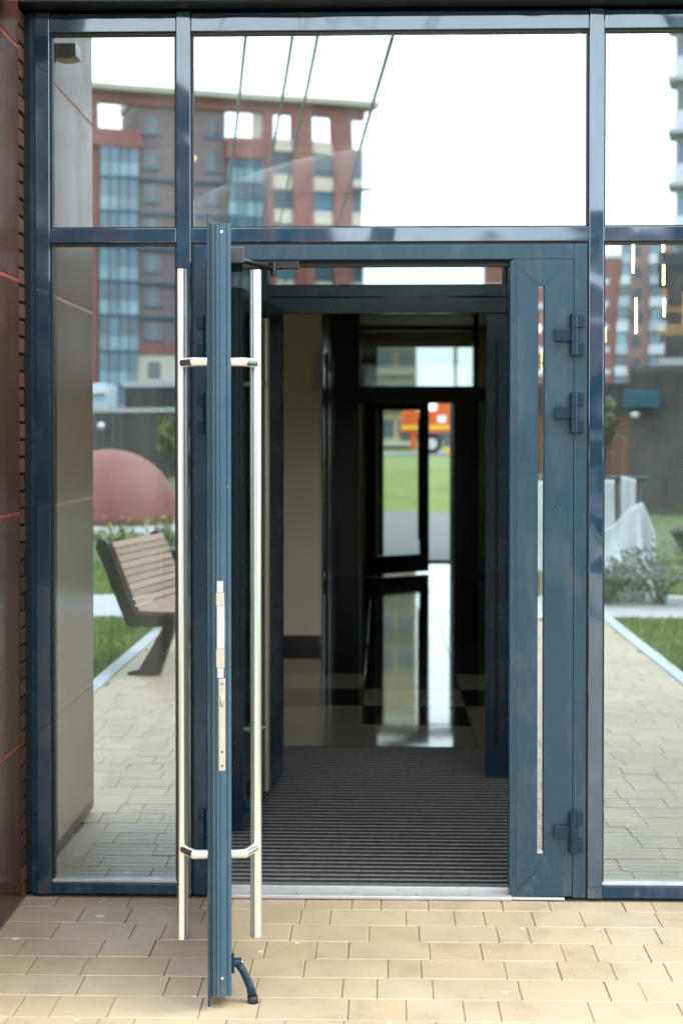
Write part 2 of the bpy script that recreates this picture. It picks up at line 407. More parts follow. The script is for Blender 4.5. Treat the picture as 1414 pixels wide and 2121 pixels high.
# ---- hinges
def hinge(parent, x, z, side, y=-.012):
    """three knuckles; the middle plate reaches to -side, the outer plates to +side"""
    hs_ = .0465
    h = tube('hinge', [(x, y, z-.070), (x, y, z+.070)], .0128, HINGE, parent, 20)
    for k in (-1, 0, 1):
        zc = z+k*hs_
        w = (.021 if k else .053)
        s = side if k else -side
        x0, x1 = sorted((x+s*.004, x+s*(.0128+w)))
        box('hinge_plate', x0, x1, y-.004, .0035 if k else .0015, zc-hs_/2+.002, zc+hs_/2-.002, HINGE, h, .002)
        tube('knuckle', [(x, y, zc-hs_/2+.002), (x, y, zc+hs_/2-.002)], .0155, HINGE, h, 20)
# ---- narrow closed leaf at right
N = thing('narrow_door_leaf', 'narrow closed navy side leaf with slot window and three hinges', 'door')
nf = [(.4455, .531, .012, 2.196), (.554, .6515, .012, 2.196), (.531, .554, .012, .158), (.531, .554, 2.106, 2.196)]
bm = bmesh.new()
for a in nf: add_box(bm, a[0], a[1], .004, .072, a[2], a[3])
bmesh.ops.remove_doubles(bm, verts=bm.verts, dist=1e-5)
obj('leaf_frame', bm, SATIN, N)
prism('mitre_seam', [(.452, 2.185), (.4535, 2.186), (.532, 2.107), (.5305, 2.106)], .0032, .0045, GASKET, N, 'y')
prism('mitre_seam', [(.5535, 2.107), (.552, 2.108), (.598, 2.154), (.5995, 2.153)], .0032, .0045, HINGE, N, 'y')
prism('mitre_seam', [(.4535, .02), (.452, .021), (.5305, .10), (.532, .099)], .0032, .0045, HINGE, N, 'y')
box('lip', .4365, .4452, -.002, .060, .02, 2.19, SATIN, N, .001)
box('edge_seam', .4575, .4590, .0032, .0045, .014, 2.194, GASKET, N)
pane('slot_glass', .5305, .5545, .157, 2.107, .022, GLASS, N)
box('slot_gasket', .5515, .5538, .008, .0218, .160, 2.104, GASKET, N); box('slot_gasket', .5312, .5323, .008, .0218, .160, 2.104, GASKET, N)
box('slot_bead', .5325, .5513, .006, .0218, .1585, .168, ALU, N)
for z in (1.936, 1.672, .237): hinge(N, .652, z, 1)
# ---- wide open leaf
LW = 1.0385
A_OPEN = math.radians(-83.7)
def door_leaf(name, label, ang, loc, frame, glassm, hardware=True):
    L = thing(name, label, 'door', loc, ang)
    box('outer_flange', .004, .100, 0.0, .007, .014, 2.2005, frame, L, .0012)
    box('outer_flange', .9485, LW, 0.0, .007, .014, 2.2005, frame, L, .0012)
    box('outer_flange', .1005, .948, 0.0, .007, .014, .125, frame, L, .0012); box('outer_flange', .1005, .948, 0.0, .007, 2.085, 2.2005, frame, L, .0012)
    e = [(.945, .0075), (1.0125, .0075), (1.0125, .0105), (1.008, .011), (1.008, .0145), (1.014, .015), (1.014, .0215), (1.0065, .022), (1.0065, .025), (1.0155, .0255), (1.0155, .0335),
         (1.0125, .034), (1.0125, .0355), (1.0155, .036), (1.0155, .0525), (1.009, .053), (1.009, .0555), (1.0145, .056), (1.0145, .066), (.945, .066)]
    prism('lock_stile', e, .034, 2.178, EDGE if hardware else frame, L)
    box('hinge_stile', .012, .095, .0075, .066, .034, 2.178, frame, L, .002)
    box('bottom_rail', .0955, .9445, .0075, .066, .034, .125, frame, L, .002); box('top_rail', .0955, .9445, .0075, .066, 2.085, 2.178, frame, L, .002)
    pn = box('glass_pane', .090, .950, .028, .036, .120, 2.090, [BACK, glassm], L)
    for p in pn.data.polygons: p.material_index = 1 if abs(p.normal.y) > .9 else 0
    box('gasket', 1.0127, 1.0185, .0075, .0098, .03, 2.185, GASKET, L)
    for s, yf in ((-1, 0.0), (1, .066)):                  # tall pull handles both sides
        yt = yf + s*.071
        stl = STEEL if hardware else DIM_STEEL; hd = tube('pull_handle', [(.900, yt, .162), (.900, yt, 2.062)], .0165, stl, L, 28)
        for z in (.420, 1.798):
            tube('standoff', [(.972, yf+s*.0005, z), (.972, yf+s*.036, z), (.915, yt-s*.004, z)], .0130, stl, hd, 18)
        for z in (.162, 2.062):
            tube('end_cap', [(.900, yt, z-.0008), (.900, yt, z+.0008)], .0152, STEEL, hd, 24)
    # kick-down holder on the inner face
    st = box('door_holder', .955, .985, .0662, .074, .085, .135, HINGE, L, .003)
    tube('holder_pivot', [(.970, .074, .112), (.970, .094, .112)], .013, HINGE, st, 14)
    tube('holder_arm', [(.970, .084, .112), (.972, .100, .085), (.975, .118, .045), (.977, .124, .018)], [.0115, .0105, .0115, .0135], HINGE, st, 10)
    tube('rubber_foot', [(.977, .124, .020), (.978, .127, -.004)], [.0145, .0150], GASKET, st, 12)
    tube('holder_bolt', [(.968, .0935, .112), (.968, .0965, .112)], .005, STEEL, st, 10)
    if hardware:
        xe = 1.0157
        def plate(nm, z0, z1, y0, y1, t, m):
            return box(nm, xe, xe+t, y0, y1, z0, z1, m, L, .0006)
        def dots(par, pts, r, m):
            for (y, z) in pts:
                x = xe+.0012+.0026*(par.name.startswith('latch_block'))
                tube('screw', [(x, y, z), (x+.0012, y, z)], r, m, par, 10)
        p0 = plate('latch_tongue', 1.158, 1.190, .026, .044, .0012, ZINC); dots(p0, [(.031, 1.170), (.040, 1.170)], .0024, ALU)
        p1 = plate('latch_block', 1.122, 1.157, .024, .047, .0036, BRASSY); dots(p1, [(.030, 1.147), (.042, 1.147)], .0036, ALU)
        p2 = plate('latch_cover', 1.003, 1.121, .026, .0475, .0030, ZINC); dots(p2, [(.037, 1.077), (.037, 1.050)], .0028, GASKET)
        for k in range(3): dots(p2, [(.0272, 1.02+.035*k)], .0014, GASKET)
        p3 = plate('latch_block', .950, 1.002, .024, .0475, .0036, BRASSY); dots(p3, [(.030, .962), (.042, .962)], .0036, ALU)
        p4 = plate('latch_tongue', .922, .949, .027, .045, .0012, ZINC); dots(p4, [(.031, .933), (.041, .933)], .0024, ALU)
        p5 = plate('lock_plate', .664, .920, .031, .0495, .0024, BRASSY)
        dots(p5, [(.040, .905), (.040, .678)], .0042, ZINC); dots(p5, [(.040, .716)], .0034, GASKET)
        tube('roller_latch', [(xe+.001, .040, .842), (xe+.004, .040, .850), (xe+.004, .040, .868), (xe+.001, .040, .876)], [.003, .0055, .0055, .003], BRASSY, p5, 12)
        box('deadbolt', xe+.0024, xe+.004, .0365, .0435, .746, .780, ZINC, p5, .0006)
        for z in (2.155, .085): tube('screw', [(1.0155, .040, z), (1.0168, .040, z)], .004, STEEL, L, 12)
    return L
DL = door_leaf('entrance_door', 'wide navy glass door standing open towards the camera with long steel pull handles', A_OPEN, (-.5936, -.005, 0), NAVY, GLASS_IN)
# closer arm, between leaf and frame rail
tube('closer_arm', [(.30, .072, 2.168), (.245, .115, 2.165), (.155, .215, 2.150)], [.008, .009, .008], BLACK, DL, 10)
box('closer_body', .28, .52, .0665, .112, 2.125, 2.176, BLACK, DL, .004)
tube('closer_pin', [(.155, .215, 2.125), (.155, .215, 2.172)], [.010, .013], BLACK, DL, 14)
HJ = F
for z in (1.936, 1.672, .237): hinge(HJ, -.598, z, -1)
# ================================================================== SIDE WALL WITH CLADDING
SW = thing('side_wall', 'glossy dark brown clad side wall with red joint lines at the left edge', 'wall')
box('wall_core', -1.75, -1.262, -1.105, .02, 0, 3.6, MORTAR, SW)
js = [.012, .545, 1.332, 2.116, 2.90, 3.6]
for a, b in zip(js, js[1:]):
    box('panel', -1.2600, -1.2215, -1.120, -.108, a+.006, b-.006, CLAD, SW, .003)
    box('panel', -1.75, -1.2625, -1.160, -1.122, a+.006, b-.006, CLAD, SW, .003)
    box('joint_strip', -1.2615, -1.2235, -1.115, -.110, b-.0055, b+.0055, JOINT, SW)
z = .004; br = None
while z < 3.0:
    if br is None: br = box('brick', -1.30, -1.226, -.1065, -.012, 0, .049, BRICKM, SW, .003)
    else: br = dup(br, SW)
    br.location = (random.uniform(-.003, .002), random.uniform(-.001, .001), z); z += .0585
lamp = thing('wall_lamp', 'small black box floodlight high on the brown side wall', 'lamp')
box('housing', -1.215, -1.13, -.43, -.33, 2.995, 3.045, BLACK, lamp, .006); box('lens', -1.20, -1.145, -.42, -.34, 2.989, 2.9948, BEIGE, lamp)
box('bracket', -1.2213, -1.2155, -.40, -.36, 2.99, 3.04, BLACK, lamp)
# ================================================================== OUR BUILDING (mass round the interior)
OB = thing('entrance_building', 'dark clad building that holds the glazed entrance', 'building')
box('upper_wall', -9, 9, .0, 14.4, 3.08, 8, MORTAR, OB)
box('lintel', -1.2210, 9, -.10, -.002, 3.052, 3.6, BLACKF, OB, .004)
box('side_block', -9, -1.30, .025, 14.4, 0, 3.079, BRICKM, OB)
box('side_block', 3.2, 9, 5.6, 14.4, 0, 3.079, BRICKM, OB); box('side_block', 3.2, 9, .0, 5.6, 2.98, 3.079, BRICKM, OB)
fr('jamb', 3.14, 3.198, ZB, ZT)
for (z0, z1) in ((2.978, ZT-.002), (2.257, 2.306), (.006, .048)): fr('end_rail', 1.951, 3.139, z0, z1, y0=.003)
pane('glass_pane', 1.955, 3.135, 2.308, 2.976, .030, GLASS_UP, F); pane('glass_pane', 1.955, 3.135, .05, 2.254, .030, GLASS_R, F)
# ================================================================== VESTIBULE
mat_ = thing('entrance_mat', 'black ribbed entrance mat with grey scraper bars inside the doorway', 'mat')
box('mat_base', -1.1, 1.1, .064, 2.49, -.02, .004, MATB, mat_)
mb = None; y = .075
while y < 2.47:
    if mb is None: mb = box('scraper_bar', -1.1, 1.1, 0, .015, .0, .0125, MATBAR, mat_, .002); sb = None
    else: mb = dup(mb, mat_)
    mb.location = (0, y, 0)
    if sb is None: sb = box('brush_insert', -1.1, 1.1, .0165, .0510, .0, .0115, MATB, mat_, .003)
    else: sb = dup(sb, mat_)
    sb.location = (0, y, 0); y += .0525
struct(box('vestibule_floor', -1.30, 3.2, .02, 2.50, -.2, -.021, GROUT))
struct(box('ceiling', -1.30, 3.2, .112, 14.3, 3.00, 3.07, CEIL))
V = thing('vestibule_partition', 'dark inner glazed partition with transom behind the open door', 'partition')
Y2 = 1.80
def vf(name, x0, x1, z0, z1, m=DARK, y0=Y2, y1=Y2+.07): return box(name, x0, x1, y0, y1, z0, z1, m, V, .0025)
vf('post', -.60, -.53, 0, 3.0); vf('post', .575, .64, 0, 3.0)
vf('head_rail', -.5295, .5745, 2.238, 2.294, DARK, Y2+.003); vf('door_head', -.5295, .5745, 2.162, 2.234, DARK, Y2+.006)
vf('top_rail', -.5295, .5745, 2.93, 2.999, DARK, Y2+.003)
pane('transom_glass', -.527, .572, 2.292, 2.932, Y2+.03, coated_glass('transom_glass', .85, (.8, .82, .8), (.95, 1, 1), .0005, .02), V)
for x0, x1 in ((-1.29, -.601), (.641, 3.19)):
    vf('bottom_rail', x0, x1, 0, .06, DARK, Y2+.003); vf('top_rail', x0, x1, 2.93, 2.999, DARK, Y2+.003); pane('side_glass', x0, x1, .058, 2.932, Y2+.03, GLASS_IN, V)
NI = thing('inner_narrow_leaf', 'narrow dark closed leaf of the inner doorway at right', 'door')
box('leaf_frame', .480, .573, Y2+.004, Y2+.068, .012, 2.158, DARK, NI, .003)
box('slot_glass', .520, .535, Y2+.001, Y2+.0038, .16, 2.02, BLACK, NI)
DI = door_leaf('inner_door', 'dark inner glass door standing open behind the entrance door', math.radians(-95.5), (-.518, Y2-.005, 0), DARK, coated_glass('inner_door_glass', .22, (.55, .56, .52), (.9, .9, .85), .0005, .02), False)
# pendant tubes behind the right pane
EM = emit('warm_tube', (1.0, .66, .24), 14)
for i, (xx, za, zb) in enumerate(((1.018, 2.256, 2.37), (1.031, 2.011, 2.154), (1.141, 2.342, 2.42), (1.143, 2.207, 2.289), (1.147, 2.080, 2.152))):
    pl = thing('pendant_tube', ['upper warm glowing light tube at left behind the right pane', 'lower and longest warm light tube behind the right pane', 'topmost short warm light tube behind the right pane', 'middle warm light tube in the right hand column', 'lowest warm light tube in the right hand column'][i], 'lamp', (xx, 1.0+.004*i, 0), 0, 'warm light tubes hanging behind the right pane')
    tube('tube', [(0, 0, za), (0, 0, zb)], .0045, EM, pl, 10)
    tube('cord', [(0, 0, zb+.0005), (0, 0, 2.999)], .0012, BLACK, pl, 6)
# ================================================================== CORRIDOR
fl = struct(box('corridor_floor', -1.30, 3.2, 2.503, 14.3, -.2, -.022, GROUT))
T = .60
tl = None
for i in range(20):
    for j in range(8):
        x0 = -1.31 + j*T; y0 = 2.505+i*T
        if x0 > 2.4 or y0+T > 14.5: continue
        m = TILE_L if (i == 0 or (i+j) % 2 == 0) else TILE_D
        if i > 3: m = TILE_D
        if tl is None:
            tl = {}
        kk = m.name
        if kk not in tl:
            bm = bmesh.new(); add_box(bm, .0015, T-.0015, .0015, T-.0015, -.02, 0, .001); tl[kk] = obj('floor_tile', bm, m, fl); o = tl[kk]
        else: o = dup(tl[kk], fl)
        o.location = (x0, y0, random.uniform(-.0003, .0003)); o.rotation_euler = (random.uniform(-.0008, .0008), random.uniform(-.0008, .0008), 0)
struct(box('wall_beige', -1.30, -.462, 6.18, 6.40, 0, 3.0, BEIGE)); box('skirting', -1.30, -.460, 6.165, 6.179, 0, .09, BLACKF, bpy.data.objects['wall_beige'])
struct(box('wall_left', -1.30, -.55, 6.4005, 11.8, 0, 3.0, DARKW)); struct(box('wall_left_front', -1.30, -1.27, .12, 6.179, 0, 3.0, BEIGE))
struct(box('wall_right', 1.32, 3.2, 5.6, 14.3, 0, 3.0, OLIVE)); 
sg = thing('added_side_glazing', 'unseen clear side glazing added at the right to let daylight into the lobby', 'glass wall')  # out of view, added so that daylight brightens the lobby
box('glass_pane', 3.17, 3.18, .12, 5.58, .06, 1.80, BACK, sg); box('spandrel', 3.165, 3.19, .12, 5.58, 1.801, 2.94, DARKW, sg); box('rail', 3.15, 3.2, .12, 5.58, 0, .0595, DARK, sg); box('rail', 3.15, 3.2, .12, 5.58, 2.9405, 2.979, DARK, sg)  # opaque above the glass so the added daylight enters low
for yy in (.12, 1.9, 3.7, 5.52): box('post', 3.145, 3.149, yy, yy+.06, 0, 2.979, DARK, sg)
LD = thing('lift_doors', 'dark framed glossy panels along the corridor left wall', 'panel')
for i, yy in enumerate((6.7, 8.0, 9.4, 10.6)):
    box('frame', -.549, -.512, yy-.08, yy, .0, 2.4, BLACKF, LD); box('panel', -.549, -.53, yy+.001, yy+.8, .0, 2.25, BLACK if i % 2 else DARKW, LD)
tube('handle', [(-.49, 6.85, 1.08), (-.49, 6.97, 1.08)], .012, STEEL, LD, 10)
sgn = tag(box('wall_notice', -.52, -.455, 6.150, 6.1645, 1.93, 2.22, CONC), 'small pale notice on the corner of the beige wall', 'notice')
# ---- far end partition
EP = thing('end_partition', 'black framed partition with open door at the far end of the corridor', 'partition')
Y3 = 11.9
def ef(name, x0, x1, z0, z1, m=BLACKF, y0=Y3, y1=Y3+.08): return box(name, x0, x1, y0, y1, z0, z1, m, EP)
ef('post', -.549, -.25, 0, 3.0); ef('post', 1.03, 1.09, 0, 3.0); ef('rail', -.2495, 1.0295, 1.97, 2.165, BLACKF, Y3+.003); ef('rail', -.2495, 1.0295, 2.79, 2.84, BLACKF, Y3+.003)
ef('post', .80, 1.0295, .0, 1.969, BLACKF, Y3+.003); ef('rail', 1.0905, 1.32, 1.99, 2.15, BLACKF, Y3+.003); pane('glass_pane', -.248, 1.028, 2.166, 2.789, Y3+.04, GLASS_IN, EP)
pane('glass_pane', 1.0905, 1.318, .05, 1.989, Y3+.04, GLASS_IN, EP); ef('rail', 1.0905, 1.32, 0, .05)
fd = thing('far_door', 'black framed glass door ajar at the far end of the corridor', 'door', (.53, 12.45, 0), math.atan2(-.55, -.70))
for (n_, a, b, c, d) in (('stile', 0, .10, .02, 2.0), ('stile', .79, .89, .02, 2.0), ('bottom_rail', .1005, .7895, .02, .23), ('top_rail', .1005, .7895, 1.90, 2.0)):
    box(n_, a, b, -.03, .03, c, d, BLACKF, fd)
pn = box('glass_pane', .1, .79, -.004, .004, .23, 1.90, [BACK, GLASS_IN], fd)
tube('pull_handle', [(.2, .09, .4), (.2, .09, 1.8)], .016, BLACK, fd, 10)
EW = thing('end_wall', 'olive end wall with bright transom and glazed outer door', 'wall')
Y4 = 13.9
for (x0, x1, z0, z1) in ((-1.30, -.06, 0, 3.0), (1.15, 3.2, 0, 3.0), (-.0595, 1.1495, 2.78, 3.0)): box('wall', x0, x1, Y4, Y4+.2, z0, z1, OLIVE, EW)
def wf(n_, x0, x1, z0, z1): return box(n_, x0, x1, Y4+.05, Y4+.13, z0, z1, BLACKF, EW)
wf('rail', -.0595, 1.1495, 2.10, 2.22); wf('rail', -.0595, 1.1495, 2.73, 2.7795); wf('post', .86, .93, .0, 2.0995); wf('post', -.0595, .02, 0, 2.0995); wf('sill', .0205, .8595, .0, .03)
box('door_panel', .931, 1.1495, Y4+.06, Y4+.12, 0, 2.0995, BLACKF, EW)
TINT = clear('tinted_glass', (.60, .68, .68)); pane('transom_glass', -.0595, 1.1495, 2.2205, 2.7295, Y4+.09, TINT, EW); pane('door_glass', .0205, .8595, .0305, 2.0995, Y4+.085, TINT, EW)
# ================================================================== BEYOND THE FAR DOOR
struct(box('back_pavement', -12, 14, 14.4, 26.8, -.1, -.005, surf('grey_asphalt_paving', (.12, .125, .13), .8, .2, 3)))
bm = bmesh.new()
pr = [(26.8, 0), (28, .02), (31, .35), (35, .68), (38, .71), (90, .72)]
vv = [[bm.verts.new((x, y, z)) for (y, z) in pr] for x in [-40+4*i for i in range(26)]]
for A, B in zip(vv, vv[1:]):
    for q in range(len(pr)-1): bm.faces.new((A[q], B[q], B[q+1], A[q+1]))
struct(obj('grass_bank', bm, surf('bank_grass', (.12, .165, .03), .9, .5, .8)))
struct(box('back_road', -40, 60, 62, 80, .5, .75, ASPH))
tk = thing('orange_truck', 'orange truck parked on the road beyond the far door', 'truck', (.94, 70, .751))
ORG = surf('orange_paint', (.60, .10, .012), .35, .06, 2); YEL = surf('yellow_paint', (.80, .45, .03), .4, .05, 3); RUB = surf('tyre_rubber', (.02, .02, .02), .8, .2, 10); WHT = surf('white_paint', (.75, .75, .74), .4, .04, 3); GREYM = surf('grey_chassis', (.09, .10, .11), .5, .2, 5)
prism('cab', [(0, 1.05), (0, 1.95), (.12, 2.12), (1.75, 2.15), (1.8, 2.62), (3.2, 2.7), (3.2, 1.05)], -1.1, 1.1, ORG, tk, 'y', .03)
box('cab_window', 2.6, 3.1, -1.115, -1.095, 1.9, 2.5, surf('truck_glass', (.03, .04, .05), .1), tk)
box('door_sign', 1.78, 2.2, -1.114, -1.099, 1.55, 1.9, WHT, tk); box('stripe', .02, 3.18, -1.112, -1.099, 1.22, 1.42, YEL, tk)
box('chassis', -.05, 7.5, -.95, .95, .65, 1.04, GREYM, tk, .02); box('tank', 2.1, 3.0, -1.05, -.6, .35, .9, GREYM, tk, .05); box('step', 2.15, 2.95, -1.12, -.9, .05, .34, YEL, tk, .02); box('front_lamp', .45, .75, -1.12, -1.0, .2, 1.0, ORG, tk, .02)
prism('dump_body', [(3.4, 1.1), (3.3, 2.9), (7.6, 2.9), (7.4, 1.1)], -1.15, 1.15, ORG, tk, 'y', .03)
for wx in (1.5, 5.0, 6.3):
    for s in (-1, 1):
        w_ = tube('wheel', [(wx, s*.75, .50), (wx, s*1.05, .50)], .50, RUB, tk, 24); tube('rim', [(wx, s*1.0, .50), (wx, s*1.06, .50)], .27, surf('rim%d' % s, (.5, .48, .45), .5), w_, 16)
fb = thing('cream_apartment_block', 'cream apartment block seen through the far transom', 'building', (-6, 118, 0))
box('wall', 0, 8.8, 0, 12, 0, 22, surf('cream_render', (.46, .36, .23), .8, .05, .3), fb)
wd_ = None
GLZ = surf('dark_window_glass', (.10, .13, .15), .08, .3, .4, ior=1.6)
for k in range(6):
    for q in (5.6, 7.3):
        w_ = box('window', 0, 1.35, -.06, -.004, 0, 1.5, GLZ, fb) if wd_ is None else dup(wd_, fb); wd_ = w_; w_.location = (q, 0, 1.5+k*2.9)
    b_ = box('balcony', 5.4, 8.75, -.9, -.061, .9+k*2.9, 1.1+k*2.9, CONC, fb)
tag(tube('lamp_post', [(2.0, 36, .9), (2.0, 36, 8)], .06, CONC), 'thin pale lamp post beyond the far door', 'lamp post')
# ================================================================== MIRRORED SURROUNDINGS (behind the camera)
# ---- bench
def bench(loc, rz, label):
    b = thing('slatted_bench', label, 'bench', loc, rz)
    prof_o = [(-.235, .905), (-.19, .915), (-.165, .885), (.03, .415), (.30, .415), (.30, .345), (-.005, .335), (-.03, .35), (-.245, .86)]
    for yy in (0, -1.08):
        prism('side_frame', prof_o, yy-.045, yy+.02, BLKSTEEL, b, 'y')
        prism('leg', [(.22, .340), (.30, .340), (.19, .02), (-.03, 0.0), (-.03, .03), (.05, .05)], yy-.05, yy+.005, BLKSTEEL, b, 'y')
    sl = None
    dx, dz = .195, -.47; ln = math.hypot(dx, dz)
    for i in range(10):
        t = (i+.4)/10
        o = box('slat', -.022, .022, -1.05, .0, -.012, .012, WOOD, b, .004) if sl is None else dup(sl, b); sl = o
        o.location = (-.165+dx*t+.012, -.02, .885+dz*t+.006); o.rotation_euler = (0, math.atan2(-dz, dx), 0)
    for i in range(6):
        o = dup(sl, b); o.location = (.055+.048*i, -.02, .428); o.rotation_euler = (0, 0, 0)
    return b
B1 = bench((-1.667, -4.75, -.012), math.radians(10.5), 'wooden slatted bench with black steel frame left of the path')
bowl = thing('bowl_planter', 'dark bowl shaped planter on the lawn at the right edge', 'planter', (3.95, -14, -.05))
tube('bowl', [(0, 0, 0), (0, 0, .10), (0, 0, .26), (0, 0, .42), (0, 0, .47)], [.12, .10, .19, .29, .28], BLKSTEEL, bowl, 20); tube('soil', [(0, 0, .4705), (0, 0, .50)], [.25, .20], BARK, bowl, 16)
# ---- dome
def dome(name, label, loc, r, hgt, mat):
    bm = bmesh.new(); n, m = 40, 14
    rg = []
    for j in range(m+1):
        a = j/m*PI/2*1.12-.19
        rg.append([bm.verts.new((r*math.cos(a)*math.cos(2*PI*i/n), r*math.cos(a)*math.sin(2*PI*i/n), hgt*(math.sin(a)+.19)/1.19)) for i in range(n)])
    for A, B in zip(rg, rg[1:]):
        for i in range(n): bm.faces.new((A[i], A[(i+1) % n], B[(i+1) % n], B[i]))
    bm.faces.new(rg[-1]); bm.faces.new(rg[0][::-1])
    o = obj(name, bm, mat, None, True); o.location = loc; return tag(o, label, 'play dome')
dome('play_dome', 'large dull red rubber play dome behind the bench', (-5.05, -22.5, -.004), 1.24, 1.37, DOME)
# ---- plants
def plant(name, label, loc, r, h, n, mat, stems=7, leaf=.05, cat='shrub', group=None, trunk=None):
    P_ = thing(name, label, cat, loc, 0, group); bm = bmesh.new(); rng = random.Random(hash((round(loc[0]*100), round(loc[1]*100))) & 0xffff)
    tips = []
    for i in range(stems):
        a = rng.uniform(0, 2*PI); k = rng.uniform(.3, 1)
        if trunk: p0 = (0, 0, trunk*rng.uniform(.6, 1))
        else: p0 = (rng.uniform(-.1, .1)*r, rng.uniform(-.1, .1)*r, 0)
        p2 = (math.cos(a)*r*k, math.sin(a)*r*k, h*rng.uniform(.6, 1)); p1 = (p2[0]*.4, p2[1]*.4, p0[2]+(p2[2]-p0[2])*.6)
        add_tube(bm, [p0, p1, p2], [.012 if not trunk else .02, .008, .003], 5); tips += [p1, p2]
        for q in range(3):
            a2 = a+rng.uniform(-1.2, 1.2); e = (p1[0]+math.cos(a2)*r*.4, p1[1]+math.sin(a2)*r*.4, p1[2]+h*rng.uniform(.05, .35)); add_tube(bm, [p1, e], [.006, .002], 4); tips.append(e)
    if trunk: add_tube(bm, [(0, 0, 0), (.02, 0, trunk*.5), (0, 0, trunk)], [.05, .04, .03], 8)
    obj('branches' if not trunk else 'trunk', bm, BARK, P_)
    bm = bmesh.new()
    for i in range(n):
        t = tips[rng.randrange(len(tips))]; s = leaf*rng.uniform(.6, 1.3); sp = r*.22
        c = Vector((t[0]+rng.gauss(0, sp), t[1]+rng.gauss(0, sp), max(.02, t[2]+rng.gauss(0, sp*.8))))
        M = Matrix.Rotation(rng.uniform(0, 2*PI), 3, 'Z') @ Matrix.Rotation(rng.uniform(-1.1, 1.1), 3, 'X')
        q = [bm.verts.new(c + M @ Vector(v)) for v in ((-s*.35, 0, 0), (0, -s*.8, s*.1), (s*.35, 0, 0), (0, s*.8, -s*.05))]
        bm.faces.new(q)
    obj('foliage' if not trunk else 'crown', bm, mat, P_)
    return P_
shr = 'low dark shrubs on the bed beyond the right lawn'
for i, (x, y, r, h) in enumerate(((2.15, -9.2, .35, .42), (2.62, -9.1, .42, .55), (3.15, -9.3, .45, .60), (3.7, -9.0, .4, .5))):
    plant('low_shrub', ['leftmost low twiggy shrub in front of the white sheeting', 'second low twiggy shrub from the white sheeting', 'third and tallest low twiggy shrub from the white sheeting', 'rightmost low twiggy shrub by the pale cross path'][i], (x, y, -.02), r, h, 420, LEAFD, 14, .05, 'shrub', shr)
for i, (x, y, r, h) in enumerate(((-3.4, -13.5, .5, .55), (-2.5, -13.2, .45, .65), (-2.0, -13.6, .5, .85))):
    plant('yellow_shrub', ['yellow green shrub left of the bench back', 'yellow green shrub behind the middle of the bench', 'tallest yellow green shrub at the far end of the bench'][i], (x, y, -.05), r, h, 420, LEAFY, 12, .06, 'shrub', 'yellow green shrubs behind the bench')
plant('young_tree', 'young yellow green tree before the dark fence', (-7.9, -50, -.06), .55, 2.3, 380, LEAFY, 10, .14, 'tree', None, 1.0)
plant('young_tree', 'young yellow leaved tree before the brown fence at right', (6.35, -38, -.06), .5, 2.7, 400, LEAFY, 12, .16, 'tree', None, 1.1)
# ---- sheeted frame at right
SF = thing('sheeted_frame', 'black rail frame hung with white plastic sheeting right of the path', 'fence')
for x in (1.55, 2.345, 2.56): tube('post', [(x, -9.85, -.05), (x, -9.85, 1.17)], .022, BLKSTEEL, SF, 8)
for z in (1.165, .55): tube('rail', [(1.3, -9.85, z), (2.66, -9.85, z)], .026, BLKSTEEL, SF, 8)
SHEET = surf('white_plastic_sheet', (.72, .76, .76), .35, .06, 3, bmp=.5, bscale=14, bdist=.02)
def sheet(name, label, x0, x1, zt, zb, y, amp, flare, topfn):
    bm = bmesh.new(); nx, nz = 46, 22; g_ = []
    rng = random.Random(int(x0*100)); ph = [rng.uniform(0, 6) for _ in range(4)]
    for i in range(nx+1):
        u = i/nx; row = []
        for j in range(nz+1):
            v = j/nz; zz = (zt*topfn(u))*(1-v)+zb*v
            yy = y+amp*(.3+v)*(math.sin(u*11+ph[0]+v*5.5)*.8+math.sin(u*29+ph[1]-v*4)*.5+math.sin(u*53+ph[3])*.25)+flare*v*v
            row.append(bm.verts.new((x0+(x1-x0)*u+amp*.5*math.sin(v*7+ph[2])*v, yy, zz)))
        g_.append(row)
    for A, B in zip(g_, g_[1:]):
        for j in range(nz): bm.faces.new((A[j], B[j], B[j+1], A[j+1]))
    o = obj(name, bm, SHEET, None, True); sm = o.modifiers.new('s', 'SOLIDIFY'); sm.thickness = .004
    return tag(o, label, 'plastic sheet')
sheet('plastic_sheet', 'white plastic sheet hanging from the black rail', 1.45, 2.31, 1.15, .25, -9.80, .03, .05, lambda u: 1)
sheet('plastic_sheet', 'narrow strip of white plastic by the rail post', 2.38, 2.52, 1.19, .35, -9.80, .02, .03, lambda u: 1-.03*u)
sheet('plastic_sheet', 'large white plastic sheet heaped down over the frame foot', 1.7, 2.68, .95, -.04, -9.60, .06, .35, lambda u: .42+.58*(u/.86)**1.25+.02*math.sin(u*19) if u < .86 else 1.0-2.4*(u-.86))
dp_ = thing('street_bin', 'dark post bin beside the white sheeting', 'bin', (2.62, -10.4, -.05)); tube('bin_body', [(0, 0, .62), (0, 0, 1.18)], [.09, .11], BLKSTEEL, dp_, 14); tube('post', [(0, 0, 0), (0, 0, .62)], .03, BLKSTEEL, dp_, 8); tube('lid', [(0, 0, 1.181), (0, 0, 1.22)], [.12, .05], BLKSTEEL, dp_, 14)
dp2 = thing('litter_post', 'dark rectangular litter bin behind the bench end', 'bin', (-1.72, -7.2, -.05)); box('bin_body', -.16, .16, -.16, .16, .28, .72, BLKSTEEL, dp2, .02); box('stand', -.05, .05, -.05, .05, 0, .28, BLKSTEEL, dp2)
